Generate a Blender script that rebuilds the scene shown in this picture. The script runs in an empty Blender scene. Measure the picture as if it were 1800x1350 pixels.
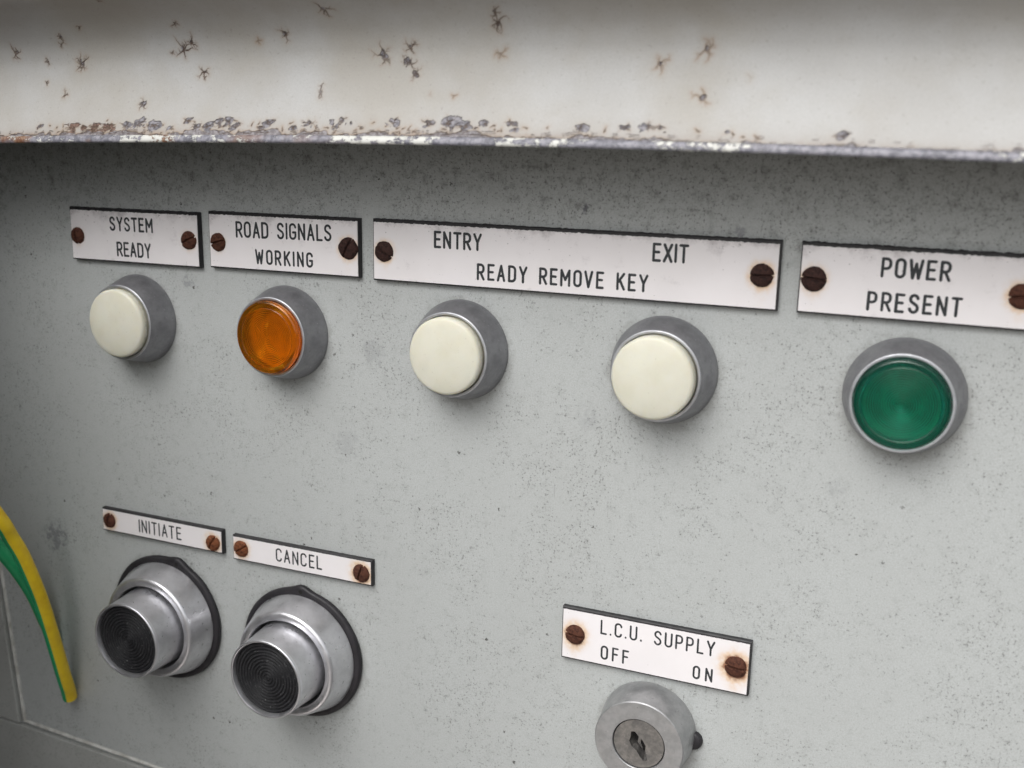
import bpy, bmesh, math, random
import numpy as np
from mathutils import Vector, Matrix, noise as mnoise

rng = np.random.default_rng(7)
random.seed(7)
scene = bpy.context.scene
COL = scene.collection
MM = 0.001

# ------------------------------------------------------------------ camera
cam_d = bpy.data.cameras.new('camera')
cam = bpy.data.objects.new('camera', cam_d)
COL.objects.link(cam)
# rows of the camera frame in panel axes (X right, Y up the panel, H out of the panel); world = (X, -H, Y)
RIGHT = (0.9212692, 0.0192695, -0.3884480)
DOWN = (0.1043006, -0.9744275, 0.1990285)
FWD = (-0.3746792, -0.2238742, -0.8997199)
w3 = lambda v: Vector((v[0], -v[2], v[1]))
r_, u_, b_ = w3(RIGHT), -w3(DOWN), -w3(FWD)
M = Matrix((r_, u_, b_)).transposed().to_4x4()
M.translation = Vector((0.08474294, -0.283534, 0.07602114))
cam.matrix_world = M
cam_d.sensor_width = 36.0
cam_d.lens = 36.0 * 1895.27 / 1800.0
cam_d.clip_start = 0.01
cam_d.clip_end = 100
cam_d.dof.use_dof = True
cam_d.dof.focus_distance = 0.325
cam_d.dof.aperture_fstop = 15
scene.camera = cam

# ------------------------------------------------------------------ light: overcast sky, broad soft sun from the right
SUN_EL, SUN_AZ = math.radians(48), math.radians(190)     # azimuth from +Y towards +X
world = bpy.data.worlds.new('World')
scene.world = world
world.use_nodes = True
nt = world.node_tree
nt.nodes.clear()
N = nt.nodes.new
out = N('ShaderNodeOutputWorld'); bg = N('ShaderNodeBackground')
sky = N('ShaderNodeTexSky'); sky.sky_type = 'NISHITA'; sky.sun_disc = False
sky.sun_elevation = SUN_EL; sky.sun_rotation = SUN_AZ
sky.air_density = 1.0; sky.dust_density = 6.0; sky.ozone_density = 1.0
hsv = N('ShaderNodeHueSaturation'); hsv.inputs['Saturation'].default_value = 0.12   # cloud cover greys the sky
tc = N('ShaderNodeTexCoord'); sep = N('ShaderNodeSeparateXYZ'); ab = N('ShaderNodeMath'); ab.operation = 'ABSOLUTE'
comb = N('ShaderNodeCombineXYZ')
st = N('ShaderNodeMapRange'); st.inputs['From Min'].default_value = -0.06; st.inputs['From Max'].default_value = 0.02
grd = N('ShaderNodeMix'); grd.data_type = 'RGBA'; grd.blend_type = 'MULTIPLY'; grd.inputs['Factor'].default_value = 1.0
gm = N('ShaderNodeMix'); gm.data_type = 'RGBA'
lk = nt.links.new
lk(tc.outputs['Generated'], sep.inputs[0])
lk(sep.outputs['Z'], ab.inputs[0])
lk(sep.outputs['X'], comb.inputs['X']); lk(sep.outputs['Y'], comb.inputs['Y']); lk(ab.outputs[0], comb.inputs['Z'])
lk(comb.outputs[0], sky.inputs['Vector']); lk(sky.outputs[0], hsv.inputs['Color'])
lk(hsv.outputs[0], grd.inputs['A']); grd.inputs['B'].default_value = (0.17, 0.16, 0.15, 1)     # light thrown back by the ground
lk(sep.outputs['Z'], st.inputs['Value']); lk(st.outputs[0], gm.inputs['Factor'])
lk(grd.outputs['Result'], gm.inputs['A']); lk(hsv.outputs[0], gm.inputs['B'])
lk(gm.outputs['Result'], bg.inputs['Color'])
bg.inputs['Strength'].default_value = 0.135
lk(bg.outputs[0], out.inputs['Surface'])

sun_d = bpy.data.lights.new('sun', 'SUN')
sun_d.energy = 0.72
sun_d.angle = math.radians(50)
sun_d.color = (1.0, 0.98, 0.96)
sun = bpy.data.objects.new('sun', sun_d)
COL.objects.link(sun)
sd = Vector((math.sin(SUN_AZ) * math.cos(SUN_EL), math.cos(SUN_AZ) * math.cos(SUN_EL), math.sin(SUN_EL)))
sun.rotation_euler = sd.to_track_quat('Z', 'Y').to_euler()
sun.location = sd * 3

vs = scene.view_settings
scene.display_settings.display_device = 'sRGB'
vs.view_transform = 'Standard'; vs.look = 'None'; vs.gamma = 1.0; vs.use_curve_mapping = False
vs.exposure = 0.25


def W(x, h, z): return (x * MM, -h * MM, z * MM)      # millimetres, h = distance out of the panel

# ------------------------------------------------------------------ material helpers
def new_mat(name):
    m = bpy.data.materials.new(name); m.use_nodes = True
    t = m.node_tree
    return m, t, t.nodes['Principled BSDF']

class G:
    """tiny node-graph writer"""
    def __init__(s, t):
        s.t = t; s.co = t.nodes.new('ShaderNodeTexCoord').outputs['Object']
    def put(s, sock, v):
        if isinstance(v, bpy.types.NodeSocket): s.t.links.new(v, sock)
        elif v is not None:
            if sock.type == 'RGBA' and len(v) == 3: v = (*v, 1)
            sock.default_value = v
    def noise(s, scale, detail=3, rough=.55, vec=None, dist=0.0):
        n = s.t.nodes.new('ShaderNodeTexNoise')
        n.inputs['Scale'].default_value = scale; n.inputs['Detail'].default_value = detail
        n.inputs['Roughness'].default_value = rough; n.inputs['Distortion'].default_value = dist
        s.put(n.inputs['Vector'], vec or s.co); return n.outputs['Fac']
    def voro(s, scale, vec=None, feature='F1', rnd=1.0):
        n = s.t.nodes.new('ShaderNodeTexVoronoi'); n.feature = feature
        n.inputs['Scale'].default_value = scale; n.inputs['Randomness'].default_value = rnd
        s.put(n.inputs['Vector'], vec or s.co); return n
    def ramp(s, v, a, b, lo=0.0, hi=1.0):
        n = s.t.nodes.new('ShaderNodeMapRange'); n.interpolation_type = 'SMOOTHSTEP'
        s.put(n.inputs['Value'], v); s.put(n.inputs['From Min'], a); s.put(n.inputs['From Max'], b)
        n.inputs['To Min'].default_value = lo; n.inputs['To Max'].default_value = hi; return n.outputs[0]
    def math(s, op, a, b=None, clamp=False):
        n = s.t.nodes.new('ShaderNodeMath'); n.operation = op; n.use_clamp = clamp
        s.put(n.inputs[0], a); s.put(n.inputs[1], b); return n.outputs[0]
    def mix(s, f, a, b):
        n = s.t.nodes.new('ShaderNodeMix'); n.data_type = 'RGBA'
        s.put(n.inputs['Factor'], f); s.put(n.inputs['A'], a); s.put(n.inputs['B'], b); return n.outputs['Result']
    def mapv(s, scale=(1, 1, 1), loc=(0, 0, 0), rot=(0, 0, 0)):
        n = s.t.nodes.new('ShaderNodeMapping'); s.t.links.new(s.co, n.inputs['Vector'])
        n.inputs['Scale'].default_value = scale; n.inputs['Location'].default_value = loc; n.inputs['Rotation'].default_value = rot
        return n.outputs[0]
    def xyz(s):
        n = s.t.nodes.new('ShaderNodeSeparateXYZ'); s.t.links.new(s.co, n.inputs[0]); return n.outputs
    def attr(s, name):
        n = s.t.nodes.new('ShaderNodeAttribute'); n.attribute_name = name; return n.outputs['Fac']
    def bump(s, h, strength, dist, bsdf, prev=None):
        n = s.t.nodes.new('ShaderNodeBump'); n.inputs['Strength'].default_value = strength; n.inputs['Distance'].default_value = dist
        s.put(n.inputs['Height'], h)
        if prev: s.t.links.new(prev, n.inputs['Normal'])
        s.t.links.new(n.outputs[0], bsdf.inputs['Normal']); return n.outputs[0]

def simple(name, col, rough=.5, metal=0.0, var=.12, scale=300, bump=0.0):
    m, t, b = new_mat(name); g = G(t)
    n = g.noise(scale, 4)
    dk = tuple(c * (1 - var * 2) for c in col)
    g.put(b.inputs['Base Color'], g.mix(g.ramp(n, .35, .65), dk, col))
    g.put(b.inputs['Roughness'], g.ramp(g.noise(scale * .6, 3), .3, .7, max(rough - .08, .03), rough + .08))
    b.inputs['Metallic'].default_value = metal
    if bump: g.bump(g.noise(scale * 2, 3), .5, bump, b)
    return m

def speck_layers(g, dens_extra=None):
    """fine irregular dirt specks all over, thicker in drifts; returns 0..1 darkening and the drift mask"""
    mask = g.ramp(g.math('ADD', g.math('MULTIPLY', g.noise(34, 4, .6), .5), g.math('MULTIPLY', g.noise(150, 3, .6), .5)), .34, .66)
    if dens_extra is not None: mask = g.math('ADD', mask, dens_extra, True)
    # pin-prick dirt
    f1 = g.noise(1250, 4, .65)
    t1 = g.ramp(mask, 0, 1, .60, .535)
    s1 = g.math('MULTIPLY', g.ramp(f1, t1, g.math('ADD', t1, .12)), g.ramp(mask, 0, 1, .50, .64))
    # soft larger grains
    f2 = g.noise(560, 5, .72, vec=g.mapv((1, 1, .85), (.3, .1, .2)))
    t2 = g.ramp(mask, 0, 1, .635, .565)
    s2 = g.math('MULTIPLY', g.ramp(f2, t2, g.math('ADD', t2, .11)), g.ramp(mask, 0, 1, .42, .58))
    # sparse sharp black specks with uneven size and outline
    v = g.voro(300)
    sep = g.t.nodes.new('ShaderNodeSeparateColor'); g.t.links.new(v.outputs['Color'], sep.inputs[0])
    pick = g.math('GREATER_THAN', sep.outputs[0], g.ramp(mask, 0, 1, .93, .80))
    rad = g.math('MULTIPLY', g.math('MULTIPLY', sep.outputs[1], g.ramp(g.noise(2300, 2), .3, .7, .3, 1.5)), .15)
    s3 = g.math('MULTIPLY', g.math('LESS_THAN', v.outputs['Distance'], rad), pick)
    s3 = g.math('MULTIPLY', s3, g.ramp(sep.outputs[2], 0, 1, .35, .95))
    return g.math('MAXIMUM', g.math('MAXIMUM', s1, s2), s3), mask

# panel paint: pale grey-green stove enamel, peppered with dirt, dirtiest high up under the hood
m_panel, t, b = new_mat('panel_paint'); g = G(t)
z = g.xyz()[2]
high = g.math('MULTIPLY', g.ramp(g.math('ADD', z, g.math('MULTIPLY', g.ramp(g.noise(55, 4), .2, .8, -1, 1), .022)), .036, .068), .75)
sp, msk = speck_layers(g, high)
blot = g.ramp(g.noise(24, 5, .62), .3, .75)
base = g.mix(blot, (.488, .512, .512), (.462, .482, .480))
grain = g.noise(2600, 2, .5)
base = g.mix(g.ramp(grain, .3, .7), base, (.41, .425, .415))
# a few greasy smudges
for (sx, sz, sr, amt) in ((-216.0, -72.0, 6.5, .55), (-79.5, 10.5, 5.0, .2), (-149.5, 27.0, 2.6, .4), (-9.0, -2.5, 4.0, .15), (-12.5, 57.0, 1.3, .9), (30.5, 52.5, 2.2, .5), (60.0, -13.0, 3.0, .14), (-90, -20, 6, .15)):
    vs2 = g.t.nodes.new('ShaderNodeVectorMath'); vs2.operation = 'DISTANCE'; g.t.links.new(g.co, vs2.inputs[0]); vs2.inputs[1].default_value = W(sx, 0, sz)
    dd = g.math('ADD', vs2.outputs['Value'], g.math('MULTIPLY', g.ramp(g.noise(420, 5, .7), .3, .7, -1, 1), sr * .0007))
    base = g.mix(g.math('MULTIPLY', g.ramp(dd, sr * .0002, sr * .001, 1, 0), amt), base, (.13, .13, .15))
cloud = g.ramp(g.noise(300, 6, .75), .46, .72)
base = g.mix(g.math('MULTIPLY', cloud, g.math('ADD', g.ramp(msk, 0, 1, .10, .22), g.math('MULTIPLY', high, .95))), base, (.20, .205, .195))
# brownish grime and contact shade painted round the fittings, broken up and heavier below
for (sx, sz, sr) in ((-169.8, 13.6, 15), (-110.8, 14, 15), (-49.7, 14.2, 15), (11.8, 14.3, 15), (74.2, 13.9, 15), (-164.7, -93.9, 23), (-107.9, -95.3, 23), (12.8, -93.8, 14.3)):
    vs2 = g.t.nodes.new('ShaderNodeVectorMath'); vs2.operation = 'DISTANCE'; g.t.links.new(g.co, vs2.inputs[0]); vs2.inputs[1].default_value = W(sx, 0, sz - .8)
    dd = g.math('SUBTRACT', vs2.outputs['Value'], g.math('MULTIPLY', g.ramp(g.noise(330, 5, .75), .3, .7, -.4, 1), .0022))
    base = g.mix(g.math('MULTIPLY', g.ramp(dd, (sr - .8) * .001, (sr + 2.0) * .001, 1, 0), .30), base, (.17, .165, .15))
# short scratches / hair cracks
sv = g.noise(300, 2, .5, vec=g.mapv((1, 1, .16), (0, 0, 0), (0, .5, 0)))
base = g.mix(g.math('MULTIPLY', g.ramp(sv, .735, .77), .3), base, (.2, .2, .2))
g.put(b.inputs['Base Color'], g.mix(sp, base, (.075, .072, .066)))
g.put(b.inputs['Roughness'], g.ramp(g.noise(120, 4), .3, .7, .48, .62))
b.inputs['Specular IOR Level'].default_value = .35
p = g.bump(g.noise(900, 2), .25, .0001, b)
g.bump(sp, -.4, .0002, b, p)

m_frame, t, b = new_mat('frame_paint'); g = G(t)
sp, _ = speck_layers(g)
base = g.mix(g.ramp(g.noise(30, 5), .3, .7), (.43, .44, .425), (.36, .365, .35))
g.put(b.inputs['Base Color'], g.mix(g.math('MULTIPLY', sp, .7), base, (.1, .1, .09)))
b.inputs['Roughness'].default_value = .55
g.bump(g.noise(900, 2), .25, .0001, b)

m_sealer, t, b = new_mat('pale_sealant'); g = G(t)
g.put(b.inputs['Base Color'], g.mix(g.ramp(g.noise(260, 4), .35, .7), (.62, .62, .59), (.42, .41, .38)))
b.inputs['Roughness'].default_value = .6

# hood paint: dirty white with star cracks, rust halos and bare patches stored on the mesh as wear marks
m_hood, t, b = new_mat('hood_paint'); g = G(t)
crack, rust, bare, grime_shade = g.attr('crack'), g.attr('rust'), g.attr('bare'), g.attr('grime_shade')
base = g.mix(g.ramp(g.noise(45, 5), .3, .7), (.472, .475, .470), (.432, .430, .420))
base = g.mix(g.math('MULTIPLY', g.ramp(g.noise(30, 5, .6), .36, .68), .45), base, (.34, .305, .245))
tiny = g.ramp(g.noise(1000, 4, .66), .60, .70)
base = g.mix(g.ramp(g.noise(2600, 2), .3, .7, 0, .16), base, (.25, .24, .23))
base = g.mix(g.math('MULTIPLY', tiny, .38), base, (.25, .22, .2))
base = g.mix(g.math('MULTIPLY', grime_shade, .8), base, (.27, .215, .175))  # dirt along the fold, painted shade up in the cove
base = g.mix(g.math('MULTIPLY', rust, .72), base, (.30, .19, .10))
barec = g.mix(g.ramp(g.noise(900, 4), .38, .62), (.13, .125, .14), (.27, .26, .28))
barec = g.mix(g.attr('rusty'), barec, g.mix(g.ramp(g.noise(1300, 4), .4, .6), (.09, .045, .03), (.20, .12, .085)))
base = g.mix(bare, base, barec)
base = g.mix(crack, base, g.mix(rust, (.085, .068, .062), (.12, .075, .045)))
g.put(b.inputs['Base Color'], base)
b.inputs['Roughness'].default_value = .5
b.inputs['Specular IOR Level'].default_value = .3
hgt = g.math('ADD', g.math('MULTIPLY', crack, -1.0), g.math('MULTIPLY', bare, -.7))
p = g.bump(g.noise(700, 2), .2, .0001, b)
g.bump(hgt, .8, .0003, b, p)

# raw folded edge of the hood: white paint flaking from grey metal, rust towards the left end
m_edge, t, b = new_mat('flaking_edge'); g = G(t)
n1 = g.noise(270, 6, .74, vec=g.mapv((1, 1, 1.6)))
x = g.xyz()[0]
paint = g.ramp(g.math('ADD', n1, g.math('MULTIPLY', g.ramp(g.noise(33, 2), .3, .7, -1, 1), .10)), .525, .555)
metal = g.mix(g.ramp(g.noise(700, 4), .35, .65), (.13, .13, .155), (.28, .275, .31))
rl = g.math('MULTIPLY', g.ramp(x, -.05, -.14), g.ramp(g.noise(70, 4), .48, .6))
metal = g.mix(rl, metal, g.mix(g.ramp(g.noise(800, 4), .4, .6), (.15, .068, .038), (.29, .18, .115)))
g.put(b.inputs['Base Color'], g.mix(paint, metal, (.62, .62, .585)))
b.inputs['Roughness'].default_value = .45
g.bump(paint, .7, .0003, b)

# die-cast zinc
def zinc(name, lo, hi, rough, metal, sm=220, gr=0.35):
    m, t, b = new_mat(name); g = G(t)
    c = g.mix(g.ramp(g.noise(sm, 5, .65), .32, .68), lo, hi)
    sp = g.ramp(g.noise(1300, 3), .68, .74)
    c = g.mix(g.math('MULTIPLY', sp, gr), c, (.75, .75, .75))
    sp2 = g.ramp(g.noise(900, 3, .6, vec=g.mapv((1, 1, 1), (3, 1, 2))), .66, .73)
    c = g.mix(g.math('MULTIPLY', sp2, gr), c, (.10, .10, .10))
    g.put(b.inputs['Base Color'], c); b.inputs['Metallic'].default_value = metal
    g.put(b.inputs['Roughness'], g.ramp(g.noise(300, 4), .3, .7, rough - .07, rough + .1))
    g.bump(g.noise(1500, 3), .3, .00006, b)
    return m
m_bezel = zinc('dull_zinc', (.25, .25, .265), (.33, .33, .345), .46, .75)
m_rim = zinc('worn_bright_zinc', (.50, .51, .54), (.62, .63, .66), .38, .8)
m_alu = zinc('scuffed_aluminium', (.56, .56, .58), (.72, .72, .745), .34, .85, 110, .5)
m_highlight = zinc('highlight_edge', (.68, .68, .71), (.80, .80, .83), .36, .9, 90, .06)
m_lockbody = zinc('satin_zinc', (.36, .365, .37), (.46, .46, .465), .45, .75, 330, .4)
m_lockcyl = zinc('tarnished_nickel', (.20, .195, .19), (.33, .315, .30), .42, .8, 420, .45)

m_rubber, t, b = new_mat('black_rubber'); g = G(t)
c = g.mix(g.ramp(g.noise(1500, 4, .7), .60, .74), (.010, .010, .012), (.22, .22, .22))
xx = g.xyz(); rad = g.math('SQRT', g.math('ADD', g.math('MULTIPLY', xx[0], xx[0]), g.math('MULTIPLY', xx[2], xx[2])))
fr = g.math('FRACT', g.math('DIVIDE', rad, .0119 / 11))
crest = g.math('MULTIPLY', g.ramp(fr, .25, .5), g.ramp(fr, .75, .5))
c = g.mix(g.math('MULTIPLY', crest, g.ramp(g.noise(420, 4, .7), .38, .68, .1, .8)), c, (.05, .05, .054))
g.put(b.inputs['Base Color'], c); b.inputs['Roughness'].default_value = .62
b.inputs['Specular IOR Level'].default_value = .35
g.bump(g.noise(1200, 4), .8, .00025, b)
m_under = simple('dark_underside', (.13, .13, .12), .7)  # kept dark to cut light bounced onto the panel
m_gasket = simple('gasket_rubber', (.022, .02, .024), .55, 0, .2, 300, .0001)
m_hole = simple('dark_recess', (.01, .009, .008), .8)

# lamp lenses
m_cream, t, b = new_mat('cream_plastic'); g = G(t)
c = g.mix(g.ramp(g.noise(130, 4), .3, .7), (.69, .68, .585), (.65, .635, .53))
hgt_ = g.math('ADD', g.xyz()[1], g.math('MULTIPLY', g.ramp(g.noise(500, 4, .7), .3, .7, -1, 1), .0006))
c = g.mix(g.ramp(hgt_, -.0106, -.0094, 0, .6), c, (.26, .23, .15))           # grime down in the gap round the lens
c = g.mix(g.math('MULTIPLY', g.ramp(g.noise(1500, 3, .6), .64, .72), .22), c, (.30, .27, .2))
g.put(b.inputs['Base Color'], c)
b.inputs['Roughness'].default_value = .38
b.inputs['Subsurface Weight'].default_value = .5
b.inputs['Subsurface Radius'].default_value = (.004, .0032, .002)
b.inputs['Subsurface Scale'].default_value = 1.0
b.inputs['Specular IOR Level'].default_value = .4
def lens_mat(name, col):
    m, t, b = new_mat(name); g = G(t)
    xx = g.xyz(); rad = g.math('SQRT', g.math('ADD', g.math('MULTIPLY', xx[0], xx[0]), g.math('MULTIPLY', xx[2], xx[2])))
    ring = g.math('SINE', g.math('MULTIPLY', rad, 2 * math.pi / .00062))          # thickness of the turned rings varies the tint
    amt = g.math('MULTIPLY', g.ramp(ring, -.6, .9), g.math('MULTIPLY', g.ramp(rad, .0088, .0080), g.ramp(g.noise(180, 2), .3, .7, .25, .75)))
    c = g.mix(g.ramp(g.noise(160, 3), .35, .65), col, tuple(c * .9 for c in col))
    g.put(b.inputs['Base Color'], g.mix(amt, c, tuple(c * .45 for c in col)))
    b.inputs['Transmission Weight'].default_value = .93
    b.inputs['IOR'].default_value = 1.46
    b.inputs['Roughness'].default_value = .16
    b.inputs['Coat Weight'].default_value = .0; b.inputs['Coat Roughness'].default_value = .12
    g.bump(g.noise(250, 3), .1, .0001, b)
    return m
m_amber = lens_mat('amber_plastic', (.97, .41, .014))
m_green = lens_mat('green_plastic', (.006, .44, .29))
m_reflector = simple('lamp_reflector', (.86, .86, .84), .6, 0, .03)

# label laminate
m_black = simple('black_laminate', (.022, .021, .023), .5, 0, .2, 500, .00008)
m_ink = simple('engraved_black', (.026, .03, .034), .6)
m_face, t, b = new_mat('white_laminate'); g = G(t)
rust, dirt = g.attr('rust'), g.attr('dirt')
base = g.mix(g.ramp(g.noise(50, 4), .3, .7), (.845, .815, .825), (.80, .77, .775))
sp1 = g.ramp(g.noise(1400, 3, .6), g.ramp(dirt, 0, 1, .735, .60), g.ramp(dirt, 0, 1, .79, .72))
cl = g.ramp(g.noise(190, 6, .74), g.ramp(dirt, 0, 1, .66, .34), .78)
base = g.mix(g.math('MULTIPLY', cl, g.ramp(dirt, 0, 1, .12, .85)), base, (.33, .30, .31))
base = g.mix(g.math('MULTIPLY', sp1, .7), base, (.12, .10, .10))
rn = g.math('MULTIPLY', rust, g.ramp(g.noise(500, 4), .25, .7, .55, 1.25), True)
base = g.mix(g.ramp(rn, .05, .6, 0, .75), base, (.72, .50, .30))
base = g.mix(g.ramp(rn, .5, 1.0, 0, .85), base, (.26, .10, .045))
g.put(b.inputs['Base Color'], base)
b.inputs['Roughness'].default_value = .42
b.inputs['Specular IOR Level'].default_value = .35
g.bump(g.noise(500, 2), .12, .0001, b)

def rusty(name, a, c, d):
    m, t, b = new_mat(name); g = G(t)
    n = g.noise(900, 5, .65)
    col = g.mix(g.ramp(n, .35, .6), a, c)
    col = g.mix(g.ramp(g.noise(2200, 4, .6), .58, .75), col, d)
    g.put(b.inputs['Base Color'], col); b.inputs['Roughness'].default_value = .8
    b.inputs['Specular IOR Level'].default_value = .25
    g.bump(g.noise(1800, 4, .7), .8, .0002, b)
    return m
m_rust_dark = rusty('dark_rust', (.020, .010, .009), (.048, .022, .018), (.085, .04, .028))
m_rust_mid = rusty('brown_rust', (.045, .017, .011), (.095, .036, .022), (.16, .065, .035))
m_rust_bright = rusty('orange_rust', (.08, .026, .012), (.19, .066, .028), (.31, .13, .06))

m_yellow, t, b = new_mat('yellow_sheath'); g = G(t)
g.put(b.inputs['Base Color'], g.mix(g.ramp(g.noise(200, 4), .4, .75), (.88, .63, .018), (.76, .50, .02)))
b.inputs['Roughness'].default_value = .4
m_greenpvc, t, b = new_mat('green_sheath'); g = G(t)
g.put(b.inputs['Base Color'], g.mix(g.ramp(g.noise(200, 4), .4, .75), (.028, .40, .16), (.025, .33, .13)))
b.inputs['Roughness'].default_value = .4


# ------------------------------------------------------------------ object helpers

def link(name, me, mats, parent=None, loc=None):
    o = bpy.data.objects.new(name, me)
    COL.objects.link(o)
    for m in (mats if isinstance(mats, (list, tuple)) else [mats]):
        if m and m.name not in [mm.name for mm in me.materials if mm]: me.materials.append(m)
    if parent: o.parent = parent
    if loc: o.location = loc
    return o

def mesh(name, verts, faces, smooth=True, angle=35):
    me = bpy.data.meshes.new(name)
    me.from_pydata([tuple(v) for v in verts], [], faces)
    me.validate()
    bm = bmesh.new(); bm.from_mesh(me); bmesh.ops.recalc_face_normals(bm, faces=bm.faces[:]); bm.to_mesh(me); bm.free()
    if smooth:
        me.shade_smooth(); me.set_sharp_from_angle(angle=math.radians(angle))
    else: me.shade_flat()
    return me

def thing(name, label, cat, loc=(0, 0, 0), group=None):
    o = bpy.data.objects.new(name, None); o.empty_display_size = .005
    COL.objects.link(o); o.location = loc
    o['label'] = label; o['category'] = cat
    if group: o['group'] = group
    return o

def lathe_geo(prof, seg=128, wob=None):
    """prof: list of (radius, height) in mm about the panel normal; closed where radius is 0"""
    V, F, rings = [], [], []
    for i, (r, h) in enumerate(prof):
        if r < 1e-6:
            rings.append([len(V)]); V.append(W(0, h, 0))
        else:
            k = len(V); ring = []
            for j in range(seg):
                a = 2 * math.pi * j / seg
                rr = r * (1 + (wob(a, i) if wob else 0))
                V.append(W(rr * math.cos(a), h, rr * math.sin(a))); ring.append(k + j)
            rings.append(ring)
    for A, B in zip(rings[:-1], rings[1:]):
        if len(A) == 1 and len(B) == 1: continue
        for j in range(seg):
            j2 = (j + 1) % seg
            if len(A) == 1: F.append((A[0], B[j], B[j2]))
            elif len(B) == 1: F.append((A[j], A[j2], B[0]))
            else: F.append((A[j], A[j2], B[j2], B[j]))
    return V, F

def lathe(name, prof, mats, parent, seg=128, wob=None, angle=32):
    V, F = lathe_geo(prof, seg, wob)
    return link(name, mesh(name, V, F, True, angle), mats, parent)

def arc(r0, h0, rad, a0, a1, n=6):
    return [(r0 + rad * math.cos(math.radians(a0 + (a1 - a0) * i / n)), h0 + rad * math.sin(math.radians(a0 + (a1 - a0) * i / n))) for i in range(n + 1)]

def box_geo(x0, x1, h0, h1, z0, z1):
    V = [W(x, h, z) for h in (h0, h1) for z in (z0, z1) for x in (x0, x1)]
    F = [(0, 1, 3, 2), (4, 6, 7, 5), (0, 2, 6, 4), (1, 5, 7, 3), (0, 4, 5, 1), (2, 3, 7, 6)]
    return V, F

def prism_geo(poly, h0, h1):
    n = len(poly)
    V = [W(x, h0, z) for x, z in poly] + [W(x, h1, z) for x, z in poly]
    F = [tuple(range(n)), tuple(range(n, 2 * n))] + [(i, (i + 1) % n, n + (i + 1) % n, n + i) for i in range(n)]
    return V, F

def bevel(o, w, seg=2):
    m = o.modifiers.new('bevel', 'BEVEL'); m.width = w; m.segments = seg; m.limit_method = 'ANGLE'; m.angle_limit = math.radians(40)


# ------------------------------------------------------------------ the cabinet
cab = thing('control_cabinet', 'speckled pale grey control cabinet panel under a white metal hood with cracked, flaking paint', 'cabinet')
# recessed panel: its left and lower edges are seen against the frame
EL = ((-261.0, 90.0), (-240.2, -154.2))          # left edge, top to bottom
EB = ((-240.2, -154.2), (330.0, -176.0))         # bottom edge
PANEL = [(-275, 96), (330, 96), (330, -186), (-275, -186)]
V, F = prism_geo(PANEL, -2.0, 0.0)
link('front_panel', mesh('front_panel', V, F, False), m_panel, cab)
LIP = 2.0
def edge_x(z): 
    t = (z - EL[0][1]) / (EL[1][1] - EL[0][1]); return EL[0][0] + t * (EL[1][0] - EL[0][0])
# side frame member and bottom frame member, standing proud of the panel
V, F = prism_geo([(edge_x(96), 96), (-330, 96), (-330, -152.5), (-240.9, -154.3)], .05, LIP)
o = link('side_frame', mesh('side_frame', V, F, False), m_frame, cab); bevel(o, .0004)
V, F = prism_geo([(-241.0, -154.9), (-330, -153.1), (-330, -260), (330, -260), (330, -181.0), (-150, -159.6)], .05, LIP - .15)
o = link('bottom_frame', mesh('bottom_frame', V, F, False), m_frame, cab); bevel(o, .0004)
# pale bead of sealant in the corner between panel and frame
def bead(name, p, q, r):
    p, q = Vector((*p, 0)), Vector((*q, 0)); d = (q - p); L = d.length; d.normalize(); n = Vector((-d.y, d.x, 0))
    V, F = [], []; K, S = 9, 120
    for i in range(S + 1):
        c = p + d * (L * i / S); rr = r * (1 + .18 * mnoise.noise(Vector((i * .35, 3.1, p.x))))
        for k in range(K):
            a = math.pi * k / (K - 1); v = c + n * (rr * math.cos(a)); V.append(W(v.x, .05 + rr * 1.5 * math.sin(a), v.y))
    for i in range(S):
        for k in range(K - 1):
            a = i * K + k; F.append((a, a + 1, a + K + 1, a + K))
    return link(name, mesh(name, V, F, True, 60), m_sealer, cab)
bead('edge_sealant', (edge_x(70) + .6, 70), (-239.6, -153.2), .62)
bead('edge_sealant', (-239.4, -153.6), (-60, -163.0), .62)
# unseen board added beyond the left of the view to shade the panel
V, F = box_geo(0, 3, 0, 335, -330, 120)
o = link('added_shade_board', mesh('added_shade_board', V, F, False), m_under, cab)
o.location = W(-277, 4, 0); o.rotation_euler = (0, 0, math.radians(22.5))

# hood: a folded sheet with a flaking lip, coved outwards above
PROF = [(34, 0), (33.6, 1.8), (32.7, 2.15), (31.1, 5.2), (29.2, 9.8), (27.7, 15), (26.8, 20), (26.7, 24.5), (28.0, 29), (31.4, 33.2), (36.3, 36.6), (41.2, 39.4), (45, 43.5), (44.5, 49), (39, 54), (22, 58), (0, 60)]
def catmull(P, n=16):
    P = np.array(P, float); Q = np.vstack([2 * P[0] - P[1], P, 2 * P[-1] - P[-2]]); o = []
    for i in range(1, len(Q) - 2):
        for k in range(n):
            t = k / n; a, b2, c, d = Q[i - 1:i + 3]
            o.append(.5 * ((2 * b2) + (c - a) * t + (2 * a - 5 * b2 + 4 * c - d) * t * t + (3 * b2 - a - 3 * c + d) * t ** 3))
    o.append(Q[-2]); return np.array(o)
face = catmull(PROF[2:])
S_ = np.r_[0, np.cumsum(np.hypot(*np.diff(face, axis=0).T))]
def lip(x):
    x = np.asarray(x, float)
    return 73.55 - np.where(x < -8, 2.6 * ((x + 8) / 180.0) ** 2, 0.9 * ((x + 8) / 102.0) ** 2).clip(0, 5)

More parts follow.
